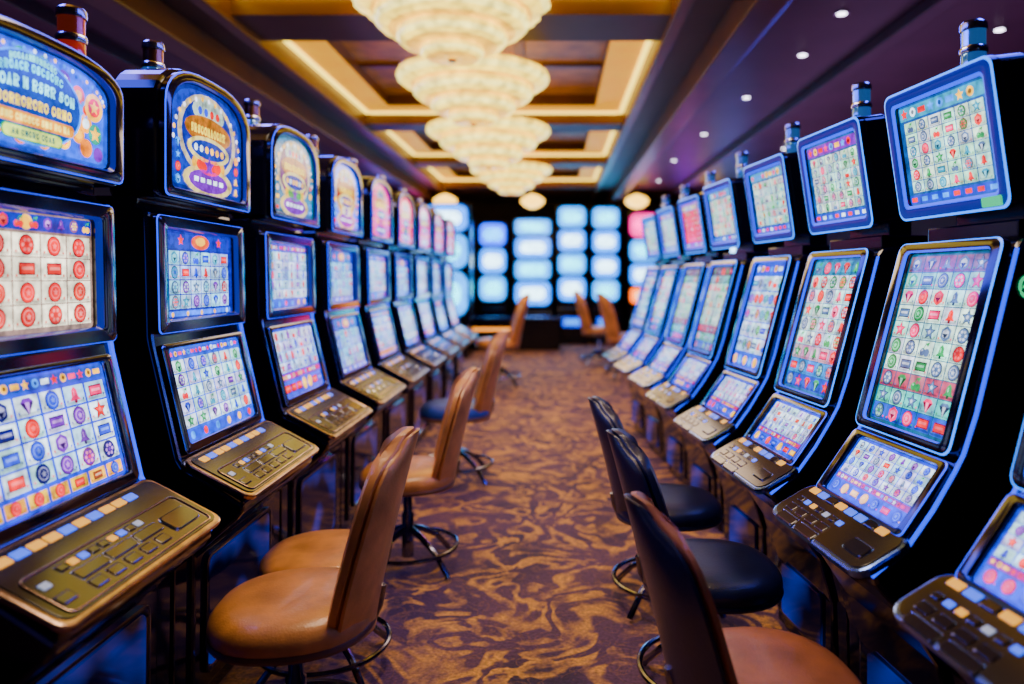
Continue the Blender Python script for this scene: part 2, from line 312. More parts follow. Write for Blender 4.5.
def archscr(P,W,H,rise,v0,seed,var):
    R=random.Random(seed); c=Cv(P)
    bgc=[(.02,.20,.70),(.06,.12,.42),(.10,.28,.4),(.05,.25,.8),(.65,.05,.45),(.8,.08,.28)][var]
    c.poly(arch(W,H,rise,v0),bgc,1); c.poly(arch(W*.93,H*.93,rise*.93,v0+H*.035),tuple(min(1,x*1.3+.02) for x in bgc),2)
    if var==0:
        dk=(.02,.18,.5); cx=-.02
        for i in range(16):
            a=math.pi*2*(i+.5)/16; uu,vv=cx+W*.37*math.cos(a),v0+H*(.5+.36*math.sin(a))
            c.disc(uu,vv,H*.10,R.choice([GOLD,PURP,TEAL,SKY,(.9,.3,.1),GREEN]) if a<math.pi else R.choice([GOLD,(.95,.55,.05),(.9,.4,.05)]),3,14)
            c.disc(uu,vv,H*.055,R.choice([GOLD,WHITE,RED]),4,10)
        c.disc(cx,v0+H*.5,W*.33,SKY,5,28,H*.44/(W*.33)); c.disc(cx,v0+H*.5,W*.315,dk,6,28,H*.42/(W*.315))
        c.words(cx-W*.14,cx+W*.15,v0+H*.80,H*.065,(.55,.9,.85),7,R,dk,.012)
        c.words(cx-W*.20,cx+W*.21,v0+H*.68,H*.085,(.5,.9,.95),7,R,dk,.016)
        c.words(cx-W*.27,cx+W*.28,v0+H*.52,H*.11,(.62,.95,1),7,R,dk,.014)
        c.words(cx-W*.28,cx+W*.29,v0+H*.38,H*.10,(1,.85,.22),7,R,dk,.004)
        gd=(.85,.5,.06); c.poly(rr(W*.54,H*.12,H*.055,cx,v0+H*.29,5),gd,7); c.words(cx-W*.24,cx+W*.25,v0+H*.255,H*.07,(1,.95,.6),8,R,gd,.0)
        lb=(.75,.82,.5); c.poly(rr(W*.38,H*.13,H*.06,cx,v0+H*.15,5),(.25,.5,.3),7); c.poly(rr(W*.36,H*.11,H*.05,cx,v0+H*.15,5),lb,8)
        c.words(cx-W*.13,cx+W*.14,v0+H*.12,H*.065,(.1,.3,.35),9,R,lb,.0)
        c.disc(W*.38,v0+H*.62,H*.15,GOLD,8,18); c.disc(W*.38,v0+H*.62,H*.10,RED,9,12);c.star(W*.38,v0+H*.62,H*.08,GOLD,10)
        c.disc(W*.39,v0+H*.34,H*.11,(.02,.5,.4),8,14); c.star(W*.39,v0+H*.34,H*.09,GOLD,9); c.disc(W*.32,v0+H*.17,H*.10,(.9,.45,.05),9,14); c.disc(W*.41,v0+H*.13,H*.08,PURP,10,12)
        c.disc(-W*.41,v0+H*.3,H*.1,PURP,8,12); c.star(-W*.41,v0+H*.5,H*.1,GOLD,9)
        for i in range(22):
            a=math.pi*(i+.5)/22; c.disc(W*.455*math.cos(a),v0+H*.66+H*.29*math.sin(a),.006,R.choice([GOLD,WHITE,SKY]),11,6)
    else:
        body=[(.1,.15,.5),(.1,.15,.5),(.3,.08,.35),(.5,.08,.1),(.85,.15,.5),(1,.3,.45)][var]
        rim=(.62,.58,.52) if var<4 else (.95,.25,.55)
        c.disc(0,v0+H*.55,W*.40,rim,3,24,H*1.0/W); c.disc(0,v0+H*.55,W*.35,body,4,24,H*1.02/W)
        c.disc(0,v0+H*.78,W*.22,(.55,.62,.6),5,16,.4)
        for i in range(4): c.disc(-W*.12+i*W*.08,v0+H*.78,W*.028,R.choice([RED,BLUE,PURP]),6,8)
        c.disc(0,v0+H*.60,W*.32,(.55,.33,.14),6,18,.3); c.words(-W*.24,W*.25,v0+H*.555,H*.085,(.95,.85,.5),7,R,(.55,.33,.14))
        c.disc(0,v0+H*.42,W*.29,(.75,.7,.5) if var<4 else (1,.5,.7),7,18,.3); c.disc(0,v0+H*.42,W*.24,(.15,.2,.5),8,18,.26)
        for i in range(6): c.disc(-W*.18+i*W*.072,v0+H*.42,W*.024,R.choice([GOLD,WHITE]),9,8)
        c.disc(0,v0+H*.27,W*.23,(.85,.6,.2),6,16,.4); c.disc(0,v0+H*.27,W*.17,[(.8,.78,.75),RED,GREEN][var%3],7,16,.36); c.star(0,v0+H*.27,W*.07,PURP,8)
        c.disc(0,v0+H*.12,W*.34,(.75,.68,.5) if var<4 else (.9,.2,.6),6,18,.3); c.disc(0,v0+H*.12,W*.27,PURP,7,16,.28)
        for i in range(5): c.rect(-W*.2+i*W*.085,v0+H*.10,-W*.2+i*W*.085+W*.055,v0+H*.145,WHITE,8)
        for i in range(17):
            a=math.pi*i/16; c.disc(W*.45*math.cos(a),v0+H*.45+H*.45*math.sin(a),.009,GOLD if i%2 else (.9,.9,1),6,8)
        for sg in(-1,1):
            for k in range(4): c.symbol(sg*W*.40,v0+H*(.08+.11*k),.018,R,7,[GOLD,RED,SKY])
    return c.mesh('display_arch')

# ---------------------------------------------------------------- slot machine meshes
def profile_mesh(name,prof,W,mats,sidemat=1,bevel=.01):
    n=len(prof); V=[(p[0],-W/2,p[1]) for p in prof]+[(p[0],W/2,p[1]) for p in prof]
    F=[tuple(range(n)),tuple(range(n,2*n))[::-1]]+[(i,(i+1)%n,n+(i+1)%n,n+i) for i in range(n)]
    return mkmesh(name,V,F,mats,[sidemat,sidemat]+[0]*n,bevel=bevel)
def edge_strip(name,pts,W,mats,sgn,width=.012,off=.007):
    V=[];F=[]
    b=len(V); y0=sgn*(W/2-.003); y1=sgn*(W/2+.006)
    for k,p in enumerate(pts):
        a=pts[max(k-1,0)]; c=pts[min(k+1,len(pts)-1)]; d=Vector((c[0]-a[0],c[1]-a[1])).normalized(); nrm=Vector((d.y,-d.x))
        for (yy,o) in((y0-sgn*width,off),(y1,off),(y1,-width),(y0,-width)):
            V.append((p[0]+nrm.x*o,yy,p[1]+nrm.y*o))
    for k in range(len(pts)-1):
        for i in range(4):
            j=(i+1)%4; F.append((b+k*4+i,b+k*4+j,b+k*4+4+j,b+k*4+4+i))
    e=b+4*(len(pts)-1); F+=[(b,b+1,b+2,b+3),(e+3,e+2,e+1,e)]
    return mkmesh(name,V,F,mats,smooth=False)
def signal_mesh(m1,m2,base):
    V=[];F=[];MI=[]
    lathe(V,F,MI,[(.056,-.02),(.056,.02),(.038,.035)],20,0)
    lathe(V,F,MI,[(.034,.033),(.036,.040),(.036,.095),(.034,.10)],20,1)
    lathe(V,F,MI,[(.038,.098),(.040,.104),(.040,.114),(.036,.12)],20,2)
    lathe(V,F,MI,[(.034,.118),(.034,.17)],20,3)
    lathe(V,F,MI,[(.038,.168),(.039,.175),(.038,.19),(.030,.198)],20,2)
    return mkmesh('signal_light',V,F,[base,m1,M_STEEL,m2],MI,smooth=True)
ME_SIG=signal_mesh(M_LENS,M_BLUECH,M_STEEL); ME_SIGL=signal_mesh(M_BLUECH,M_COPPER,M_COPPER); ME_SIGR=signal_mesh(M_REDG,M_COPPERR,M_COPPER)
def button_mesh(name,w,h,t,m,rim=M_DMETAL):
    P=lambda u,v,w_: Vector((u,v,w_))
    lo=rr(w,h,min(w,h)*.2,0,0,3); n=len(lo)
    g=.002
    def ex(p,e): return (p[0]*(1+2*e/w),p[1]*(1+2*e/h))
    V=[P(*p,0) for p in lo]+[P(*p,t*.7) for p in lo]+[P(*ex(p,-.002),t) for p in lo]+[P(*ex(p,g*1.6),0) for p in lo]+[P(*ex(p,g),t*.5) for p in lo]
    F=[];MI=[]
    for a,b,mi in((0,1,0),(1,2,0),(3,4,1),(4,0,1)):
        for i in range(n):
            j=(i+1)%n; F.append((a*n+i,a*n+j,b*n+j,b*n+i)); MI.append(mi)
    F.append(tuple(range(2*n,3*n))); MI.append(0)
    return mkmesh(name,V,F,[m,rim],MI)
BT={k:button_mesh('button_'+k,.044,.024,.003,m) for k,m in(('y',M_BTN_Y),('b',M_BTN_B),('w',M_BTN_W),('k',M_BTN_K))}
TB={k:button_mesh('button_tiny_'+k,.026,.018,.003,m) for k,m in(('y',M_BTN_Y),('b',M_BTN_B),('w',M_BTN_W),('k',M_BTN_K))}
WIDE=button_mesh('button_wide',.10,.03,.003,M_BTN_K,M_STEEL); SM=button_mesh('button_small',.045,.026,.003,M_BTN_K,M_BRONZE); SLOT=button_mesh('bill_slot',.12,.06,.005,M_BTN_K,M_STEEL)
SLOTR=button_mesh('bill_slot_s',.085,.045,.005,M_BTN_K,M_STEEL)

WL=.66; WR=.465
LPROF=[(-.32,0),(.20,0),(.20,.07),(.24,.09),(.245,.56),(.38,.675),(.40,.70),(.40,.735),(.205,.845),(.19,.87),(.105,1.235),(.10,1.26),(.09,1.665),(.06,1.69),(.06,1.72),(-.32,1.72)]
PL_DECK=Plane((.425,.745),(.205,.862)); PL_LOW=Plane((.192,.872),(.107,1.235)); PL_MID=Plane((.101,1.27),(.092,1.66)); PL_BEL=Plane((.241,.12),(.245,.55))
XT=.125
RPROF=[(-.42,0),(.14,0),(.14,.06),(.17,.08),(.17,.30),(.22,.46),(.30,.58),(.39,.675),(.40,.70),(.30,.775),(.235,.86),(.175,.955),(.15,1.0),(.115,1.1),(.075,1.25),(.035,1.40),(.0,1.53),(-.02,1.56),(-.18,1.575),(-.30,1.5),(-.38,1.25),(-.42,.8)]
PR_DECK=Plane((.425,.722),(.305,.785)); PR_LOW=Plane((.305,.785),(.172,.965)); PR_MAIN=Plane((.165,.985),(.005,1.555)); PR_TOP=Plane((.0,1.64),(.06,2.03)); PR_BEL=Plane((.171,.09),(.171,.30))
C={}
def lmesh():
    C['Lbody']=profile_mesh('cabinet',LPROF,WL,[M_BLACK,M_SIDE])
    C['Lbase']=profile_mesh('base_cabinet',[(-.31,0),(.19,0),(.19,.06),(.225,.08),(.23,.56),(.30,.63),(.16,.66),(-.31,.66)],WL+.19,[M_BLACK,M_SIDE],bevel=.006)
    pts=[(.40,.72),(.207,.848),(.192,.872),(.108,1.235),(.103,1.265),(.093,1.665)]
    C['Ledge0']=edge_strip('edge_trim',pts,WL,[M_CHROME],-1,.006,.004); C['Ledge1']=edge_strip('edge_trim',pts,WL,[M_GLINTLEDB],1,.006,.005)  # emissive strip paints the blue highlight along the chrome edge
    P=PL_LOW; C['Llowbez']=ringpart('screen_bezel',rr(WL-.05,P.h-.004,.02,0,P.h/2),rr(WL-.13,P.h-.055,.012,0,P.h/2+.006),.016,P,[M_BLACK,M_CHROME],(0,1,0,1,0),lip=.9,line=.1)
    P=PL_MID; C['Lmidbez']=ringpart('screen_bezel',rr(WL-.01,P.h,.02,0,P.h/2),rr(WL-.16,P.h-.09,.012,0,P.h/2),.028,P,[M_BLACK,M_GLINTLEDS,M_CHROME,M_GLINTLEDB],(0,3,0,1,0),hin=.016,lip=.82,line=.06)  # emissive lines paint blue highlights on the bezel
    P=PL_DECK; C['Ldeck']=slab('button_deck',rr(WL+.02,P.h+.01,.035,0,P.h/2,6),.018,P,[M_BRONZE],-.009,bevel=.006)
    lo=rr(WL-.015,P.h-.022,.028,0,P.h/2,6); C['Ldeckin']=slab('deck_plate',lo,.003,P,[M_DECK],.009,bevel=.001)
    C['Lstrip']=ringpart('chrome_strip',rr(WL-.06,.135,.02,0,.085,5),rr(WL-.070,.125,.015,0,.085,5),.004,P,[M_BRONZE],w0=.0115)
    P=PL_BEL; C['Lbel']=slab('belly_glow_panel',rr(WL-.16,.36,.03,0,.22),.01,P,[M_BELLY],0,bevel=.003)
    C['Lbelb']=ringpart('belly_trim',rr(WL-.12,.40,.035,0,.22),rr(WL-.155,.365,.03,0,.22),.012,P,[M_BLACK])
    for key,h,rise in(('A',.345,.085),('B',.465,.15)):
        PT=Plane((XT,1.715),(XT,2.2)); out=arch(WL+.01,h,rise); n=len(out)
        V=[(-.03,p[0],1.715+p[1]) for p in out]+[(XT,p[0],1.715+p[1]) for p in out]
        F=[tuple(range(n)),tuple(range(n,2*n))[::-1]]+[(i,(i+1)%n,n+(i+1)%n,n+i) for i in range(n)]
        C['Ltop'+key]=mkmesh('top_box',V,F,[M_BLACK],bevel=.012)
        C['Ltopbez'+key]=ringpart('top_bezel',arch(WL-.01,h-.015,rise,.007),arch(WL-.11,h-.085,rise*.87,.043),.022,PT,[M_BLACK,M_CHROME,M_GLINTLEDB,M_GLINTLEDS],(0,2,0,3,0),hin=.012,lip=.82,line=.12)  # blue rim highlights painted with emission
        for v in range(6): C['Ltopd%s%d'%(key,v)]=archscr(lambda u,v_,w,PT=PT:PT(u,v_,w+.003),WL-.112,h-.088,rise*.86,.0445,40+v,v)
    for i,s in enumerate(['coins','bluegrid','white','bluegrid','white']):
        P=PL_MID; C['Lmid%d'%i]=scr(lambda u,v,w:PL_MID(u,v,w+.004),WL-.16,P.h-.09,s,10+i,.045)
    for i,s in enumerate(['purple','white','info','bluegrid']):
        P=PL_LOW; C['Llow%d'%i]=scr(lambda u,v,w:PL_LOW(u,v,w+.004),WL-.13,P.h-.055,s,20+i,.0335)
lmesh()
def rmesh():
    C['Rbody']=profile_mesh('cabinet',RPROF,WR,[M_BLACK,M_SIDE],bevel=.014)
    C['Rbase']=profile_mesh('base_cabinet',[(-.40,0),(.13,0),(.13,.06),(.155,.08),(.16,.32),(.20,.46),(.26,.56),(.10,.62),(-.40,.62)],WR+.15,[M_BLACK,M_SIDE],bevel=.006)
    pts=[(.40,.70),(.30,.775),(.235,.86),(.175,.955),(.15,1.0),(.115,1.1),(.075,1.25),(.035,1.40),(.0,1.53)]
    for k,sg in((0,-1),(1,1)): C['Redge%d'%k]=edge_strip('edge_glint',pts,WR,[M_GLINTLEDB],sg,.002,.003)  # emissive strips paint the blue highlights on the cabinet edges
    P=PR_MAIN; C['Rmainbez']=ringpart('screen_bezel',rr(WR-.01,P.h,.03,0,P.h/2),rr(WR-.10,P.h-.06,.015,0,P.h/2),.026,P,[M_BLACK,M_LEDC,M_GLINTLEDB,M_GLINTLEDS],(0,1,0,2,0),hin=.018,lip=.86,line=.14)
    P=PR_LOW; C['Rlowbez']=ringpart('screen_bezel',rr(WR-.01,P.h+.01,.02,0,P.h/2),rr(WR-.08,P.h-.03,.012,0,P.h/2),.018,P,[M_BLACK,M_CHROME,M_GLINTLEDB],(0,2,0,1,0),hin=.012,lip=.84,line=.14)
    P=PR_DECK; C['Rdeck']=slab('button_deck',rr(WR+.06,P.h+.045,.05,0,P.h/2-.012,7),.024,P,[M_CHROME],-.012,bevel=.008)
    C['Rdeckin']=slab('deck_plate',rr(WR+.035,P.h+.02,.04,0,P.h/2-.01,6),.003,P,[M_DECK],.0115,bevel=.001)
    C['Rbel']=slab('belly_glow_panel',rr(WR-.14,.2,.02,0,.11),.01,PR_BEL,[M_BELLY],0,bevel=.003)  # added glowing panel, stands in for blue light on the base
    P=PR_TOP; h=P.h
    C['Rtop']=slab('top_monitor',rr(WR+.01,h,.03,0,h/2),.09,P,[M_BLACK],-.09,bevel=.008)
    C['Rtopbez']=ringpart('top_bezel',rr(WR+.016,h+.006,.032,0,h/2),rr(WR-.075,h-.085,.012,0,h/2),.022,P,[M_BLACK,M_LEDC,M_GLINTLEDB,M_GLINTLEDS],(0,1,3,2,0),hin=.016,lip=.78,line=.16)
    V=[];F=[];MI=[]; box(V,F,MI,-.19,-.10,-.14,.14,1.56,1.92); box(V,F,MI,-.22,-.04,-.19,.19,1.56,1.61)
    C['Rneck']=mkmesh('monitor_bracket',V,F,[M_SIDE],MI,bevel=.006)
    for i in range(5): C['Rtopd%d'%i]=scr(lambda u,v,w:PR_TOP(u,v,w+.004),WR-.075,h-.085,'top' if i<4 else 'toppink',60+i,.0425)
    for i,s in enumerate(['tall','tallred','white','tall']): C['Rmain%d'%i]=scr(lambda u,v,w:PR_MAIN(u,v,w+.004),WR-.10,PR_MAIN.h-.06,s,70+i,.03)
    for i in range(3): C['Rlow%d'%i]=scr(lambda u,v,w:PR_LOW(u,v,w+.004),WR-.08,PR_LOW.h-.03,'info',80+i,.015)
rmesh()
def empty(name,loc,rotz,label,cat,group=None,scale=1):
    e=bpy.data.objects.new(name,None); COL.objects.link(e); e.location=loc; e.rotation_euler=(0,0,rotz); e.scale=(scale,)*3
    e.empty_display_size=.1
    e['label']=label; e['category']=cat
    if group: e['group']=group
    return e
def left_machine(y,i,x=-1.4,top='B'):
    lab='black slot machine with arched top display and bronze button deck'
    if i==0: lab='black slot machine showing red coin symbols on cream reels'
    if i in(4,5,8): lab='black slot machine with pink glowing arched top display'
    r=empty('slot_machine',(x,y,0),0,lab,'slot machine','slot machines with arched tops')
    obj('cabinet',C['Lbody'],r); obj('base_cabinet',C['Lbase'],r); obj('edge_trim',C['Ledge0'],r); obj('edge_trim',C['Ledge1'],r,label='blue edge highlight painted as a glowing strip')
    obj('screen_bezel',C['Llowbez'],r);obj('screen_bezel',C['Lmidbez'],r)
    obj('display_screen',C['Lmid%d'%(0 if i==0 else 1+(i-1)%4)],r,label='lit reel display with rows of symbols')
    obj('display_screen',C['Llow%d'%(i%4)],r,label='lit lower game display with symbol grid')
    t=obj('top_box',C['Ltop'+top],r); obj('top_bezel',C['Ltopbez'+top],t); obj('display_screen',C['Ltopd%s%d'%(top,[0,1,2,3,4,5,4,4,5][i])],t,label='arched colourful lit display')
    d=obj('button_deck',C['Ldeck'],r,label='dark button deck with bronze metal edge'); obj('deck_plate',C['Ldeckin'],d); obj('chrome_strip',C['Lstrip'],d)
    P=PL_DECK
    cols='ybyybybyyb'
    for k in range(10): obj('button',BT[cols[k]],d,matrix=P.mat(-.265+k*.0505,P.h-.037,.012))
    for k in range(9): obj('button',TB['kybkkybkw'[k]],d,matrix=P.mat(-.19+k*.036,.128,.012))
    for k in range(3): obj('button',WIDE,d,matrix=P.mat(-.14+k*.112,.090,.012))
    for k in range(5): obj('button',SM,d,matrix=P.mat(-.17+k*.065,.050,.012))
    obj('bill_slot',SLOT,d,matrix=P.mat(.215,.075,.012)); obj('button',SM,d,matrix=P.mat(-.265,.06,.012)); obj('button',TB['w'],d,matrix=P.mat(-.265,.11,.012))
    b=obj('belly_glow_panel',C['Lbel'],r); obj('belly_trim',C['Lbelb'],b)
    return r
def right_machine(X,D,i,psi):
    R=Matrix.Rotation(math.pi+psi,3,'Z'); o=Vector((X,D,0))-R@Vector((.42,-WR/2,0))
    r=empty('slot_machine',o,math.pi+psi,'black slot machine with tall curved screen and tilted top monitor','slot machine','curved-screen slot machines')
    if i==5: r['label']='black curved slot machine with red-pink tilted top monitor'
    obj('cabinet',C['Rbody'],r); obj('base_cabinet',C['Rbase'],r)
    for k in(0,1): obj('edge_glint',C['Redge%d'%k],r,label='blue cabinet edge highlight painted as a glowing strip')
    obj('screen_bezel',C['Rmainbez'],r,label='blue glowing screen bezel'); obj('screen_bezel',C['Rlowbez'],r)
    obj('display_screen',C['Rmain%d'%((i+3)%4)],r,label='tall lit reel display with rows of symbols')
    obj('display_screen',C['Rlow%d'%(i%3)],r,label='lit lower game display')
    obj('monitor_bracket',C['Rneck'],r)
    t=obj('top_monitor',C['Rtop'],r); obj('top_bezel',C['Rtopbez'],t,label='pale blue glowing bezel'); obj('display_screen',C['Rtopd%d'%(4 if i==5 else i%4)],t,label='lit paytable display')
    d=obj('button_deck',C['Rdeck'],r); obj('deck_plate',C['Rdeckin'],d)
    P=PR_DECK
    for k in range(8): obj('button',BT['ybkybbky'[k]],d,matrix=P.mat(-.2+k*.052,P.h*.85,.014))
    for k in range(7): obj('button',TB['kbykwkb'[k]],d,matrix=P.mat(-.2+k*.038,P.h*.48,.014))
    for k in range(4): obj('button',SM,d,matrix=P.mat(-.19+k*.062,P.h*.18,.014))
    for k in range(2): obj('button',WIDE,d,matrix=P.mat(-.15+k*.12,P.h*-.12,.014))
    obj('bill_slot',SLOTR,d,matrix=P.mat(.17,P.h*.25,.014))
    obj('belly_glow_panel',C['Rbel'],r)
    obj('signal_post',RPOST,r,loc=(-.13,-.10,1.56))
    obj('signal_light',ME_SIG,r,loc=(-.13,-.10 ,2.04),label='shiny blue chrome signal light')
    return r
def post_mesh(h,r=.02):
    V=[];F=[];MI=[]; lathe(V,F,MI,[(r,0),(r,h)],16,0); return mkmesh('signal_post',V,F,[M_BRONZE],MI,smooth=True)
POST=post_mesh(.36,.04)
RPOST=post_mesh(.47)
NL=9
for k in range(NL):
    far=2.10+.87*k
    r=left_machine(far-WL/2,k,top='A' if k==0 else 'B')
    if k==0:
        obj('signal_light',ME_SIGR,r,loc=(.03,.27,2.02),label='red copper and chrome signal light'); obj('signal_post',POST,r,loc=(-.075,.27,1.62))
    else:
        obj('signal_light',ME_SIGL,r,loc=(-.09,.03,2.13),label='chrome signal light on copper base'); obj('signal_post',POST,r,loc=(-.09,.03,1.75))
RP=[(.776,1.58),(.72,2.27),(.675,2.97),(.645,3.72),(.605,4.55),(.58,5.35),(.53,6.12),(.49,6.9)]
for i,(X,D) in enumerate(RP):
    r=right_machine(X,D,i,math.radians(7))
    if i==1:
        V=[];F=[];MI=[]
        tube(V,F,MI,[(.030*math.cos(a*math.pi/12),.0,.030*math.sin(a*math.pi/12)) for a in range(24)],.004,6,True)
        tube(V,F,MI,[(.016*math.cos(a*math.pi/12),.0,.016*math.sin(a*math.pi/12)) for a in range(24)],.003,6,True)
        box(V,F,MI,-.02,.02,-.003,.003,-.003,.003)
        obj('side_emblem',mkmesh('side_emblem',V,F,[M_GREEN],MI),r,loc=(-.035,WR/2+.004,1.43),label='glowing green round emblem')
        P=PR_TOP; obj('indicator_light',slab('indicator_light',rr(.07,.028,.005,0,0),.006,P,[M_GREEN],0),r,loc=P(.18,.02,.024)-P(0,0,0),label='small green indicator')

# ---------------------------------------------------------------- chairs
def chair_meshes(seatm,backm,shellm,key):
    d={}
    V=[];F=[];MI=[]; seg=40
    prof=[(.0,.522),(.12,.523),(.18,.518),(.212,.506),(.230,.485),(.234,.465),(.230,.445),(.214,.432),(.0,.430)]
    rings=[]
    for (r,z) in prof:
        for i in range(seg):
            a=2*math.pi*i/seg; c,s=math.cos(a),math.sin(a); e=(abs(c)**2.3+abs(s)**2.3)**(-1/2.3)
            V.append((r*e*c,r*e*s*1.03,z))
        rings.append(len(V)-seg)
    for k in range(len(prof)-1):
        for i in range(seg):
            j=(i+1)%seg; F.append((rings[k]+i,rings[k]+j,rings[k+1]+j,rings[k+1]+i))
    d['seat']=mkmesh('seat',V,F,[seatm],smooth=True)
    V=[];F=[];MI=[]
    pts=[]
    for i in range(seg):
        a=2*math.pi*i/seg; c,s=math.cos(a),math.sin(a); e=(abs(c)**2.3+abs(s)**2.3)**(-1/2.3); pts.append((.224*e*c,.224*e*s*1.03,.436))
    tube(V,F,MI,pts,.013,8,True)
    d['piping']=mkmesh('seat_piping',V,F,[M_RIM if key!='navy' else seatm],smooth=True)
    V=[];F=[];MI=[]
    lathe(V,F,MI,[(.20,.431),(.19,.412),(.10,.392),(.05,.385)],28)
    d['pan']=mkmesh('seat_pan',V,F,[M_DMETAL],MI,smooth=True)
    def backsurf(off_out,off_in,w0,z0,z1):
        nu,nv=18,22; V=[]
        def pt(u,v,off):
            z=z0+(z1-z0)*v
            hw=w0*(1-max(0,(v-.55)/.45)**2.4*.62)*(1-.28*max(0,(.3-v)/.3)**1.5)
            y=u*hw
            if v>.8: z-=(abs(u)**3)*.045*((v-.8)/.2)
            x=-.215-.13*v**1.2+.085*u*u*(1-.3*v)
            return Vector((x+off,y,z))
        for v in range(nv+1):
            for u in range(nu+1): V.append(pt(-1+2*u/nu,v/nv,off_out))
        for v in range(nv+1):
            for u in range(nu+1):
                uu=(-1+2*u/nu); vv=v/nv
                e=min(1,(1-abs(uu))/.14)*min(1,(1-vv)/.08)*min(1,vv/.08)
                V.append(pt(uu,vv,off_out+(off_in-off_out)*(.45+.55*max(0,e)**.5)))
        N=(nu+1)*(nv+1); F=[]
        for v in range(nv):
            for u in range(nu):
                a=v*(nu+1)+u; F.append((a,a+1,a+nu+2,a+nu+1)); F.append((N+a,N+a+nu+1,N+a+nu+2,N+a+1))
        for v in range(nv):
            a=v*(nu+1); F.append((a,a+nu+1,N+a+nu+1,N+a)); a+=nu; F.append((a,N+a,N+a+nu+1,a+nu+1))
        for u in range(nu):
            F.append((u,N+u,N+u+1,u+1)); a=nv*(nu+1)+u; F.append((a,a+1,N+a+1,N+a))
        return V,F
    V,F=backsurf(0,.045 if key!='duo' else .03,.215,.42,1.0); d['cush']=mkmesh('backrest',V,F,[backm],smooth=True)
    V,F=backsurf(-.018,.002,.214,.41,.995); d['shell']=mkmesh('backrest_shell',V,F,[shellm],smooth=True)
    V=[];F=[];MI=[]
    tube(V,F,MI,[(-.02,0,.395),(-.14,0,.392),(-.215,0,.41),(-.24,0,.47),(-.25,0,.53)],.014,8)
    d['bracket']=mkmesh('back_bracket',V,F,[M_DMETAL],MI,smooth=True)
    V=[];F=[];MI=[]
    lathe(V,F,MI,[(.03,.06),(.03,.27),(.022,.28),(.022,.39)],20); d['pole']=mkmesh('pole',V,F,[M_DMETAL],MI,smooth=True)
    V=[];F=[];MI=[]
    tube(V,F,MI,[(.245*math.cos(a*math.pi/24),.245*math.sin(a*math.pi/24),.115) for a in range(48)],.011,8,True)
    d['ring']=mkmesh('foot_ring',V,F,[M_DMETAL],MI,smooth=True)
    V=[];F=[];MI=[]
    tube(V,F,MI,[(.02,0,.20),(.10,0,.17),(.20,0,.11),(.275,0,.03),(.285,0,.014)],[.018,.016,.014,.014,.014],8)
    d['leg']=mkmesh('leg',V,F,[M_DMETAL],MI,smooth=True)
    return d
CH={'tan':chair_meshes(M_TAN,M_TAN,M_TAN,'tan'),'duo':chair_meshes(M_BROWN,M_BROWN,M_NAVY,'duo'),'navy':chair_meshes(M_NAVY,M_NAVY,M_NAVY,'navy'),'tanblue':chair_meshes(M_BLUELIT,M_TAN,M_TAN,'tb')}
LAB={'tan':'tan leather swivel stool with curved back beside slot machine','duo':'brown leather swivel stool with dark curved back shell','navy':'dark navy leather swivel stool with curved back','tanblue':'tan backed swivel stool with blue-lit seat'}
def chair(kind,x,y,face,scale=1,zs=1):
    d=CH[kind]; r=empty('swivel_stool',(x,y,0),math.radians(face),LAB[kind],'chair','casino stools',scale); r.scale=(scale,scale,scale*zs)
    s=obj('seat',d['seat'],r); obj('seat_piping',d['piping'],s); obj('seat_pan',d['pan'],s)
    b=obj('backrest',d['cush'],r); obj('backrest_shell',d['shell'],b); obj('back_bracket',d['bracket'],b)
    obj('pole',d['pole'],r,label='chrome pole'); obj('foot_ring',d['ring'],r,label='chrome foot ring')
    for k in range(4): obj('leg',d['leg'],r,matrix=Matrix.Rotation(math.pi/4+k*math.pi/2,4,'Z'))
    return r
chair('tan',-.77,2.14,187)
chair('tan',-.855,2.68,181,.95,.93)
chair('tan',-.74,3.62,188)
chair('tanblue',-.72,5.2,186,1.08)
chair('tan',-.78,9.75,186,1.25)
chair('duo',.53,1.82,8,1,.92)
chair('navy',.54,2.50,2,1,.93)
chair('navy',.51,3.25,2,1,.92)
chair('tan',1.05,10.6,10,1.25)
chair('tan',.75,12.2,5,1.25)

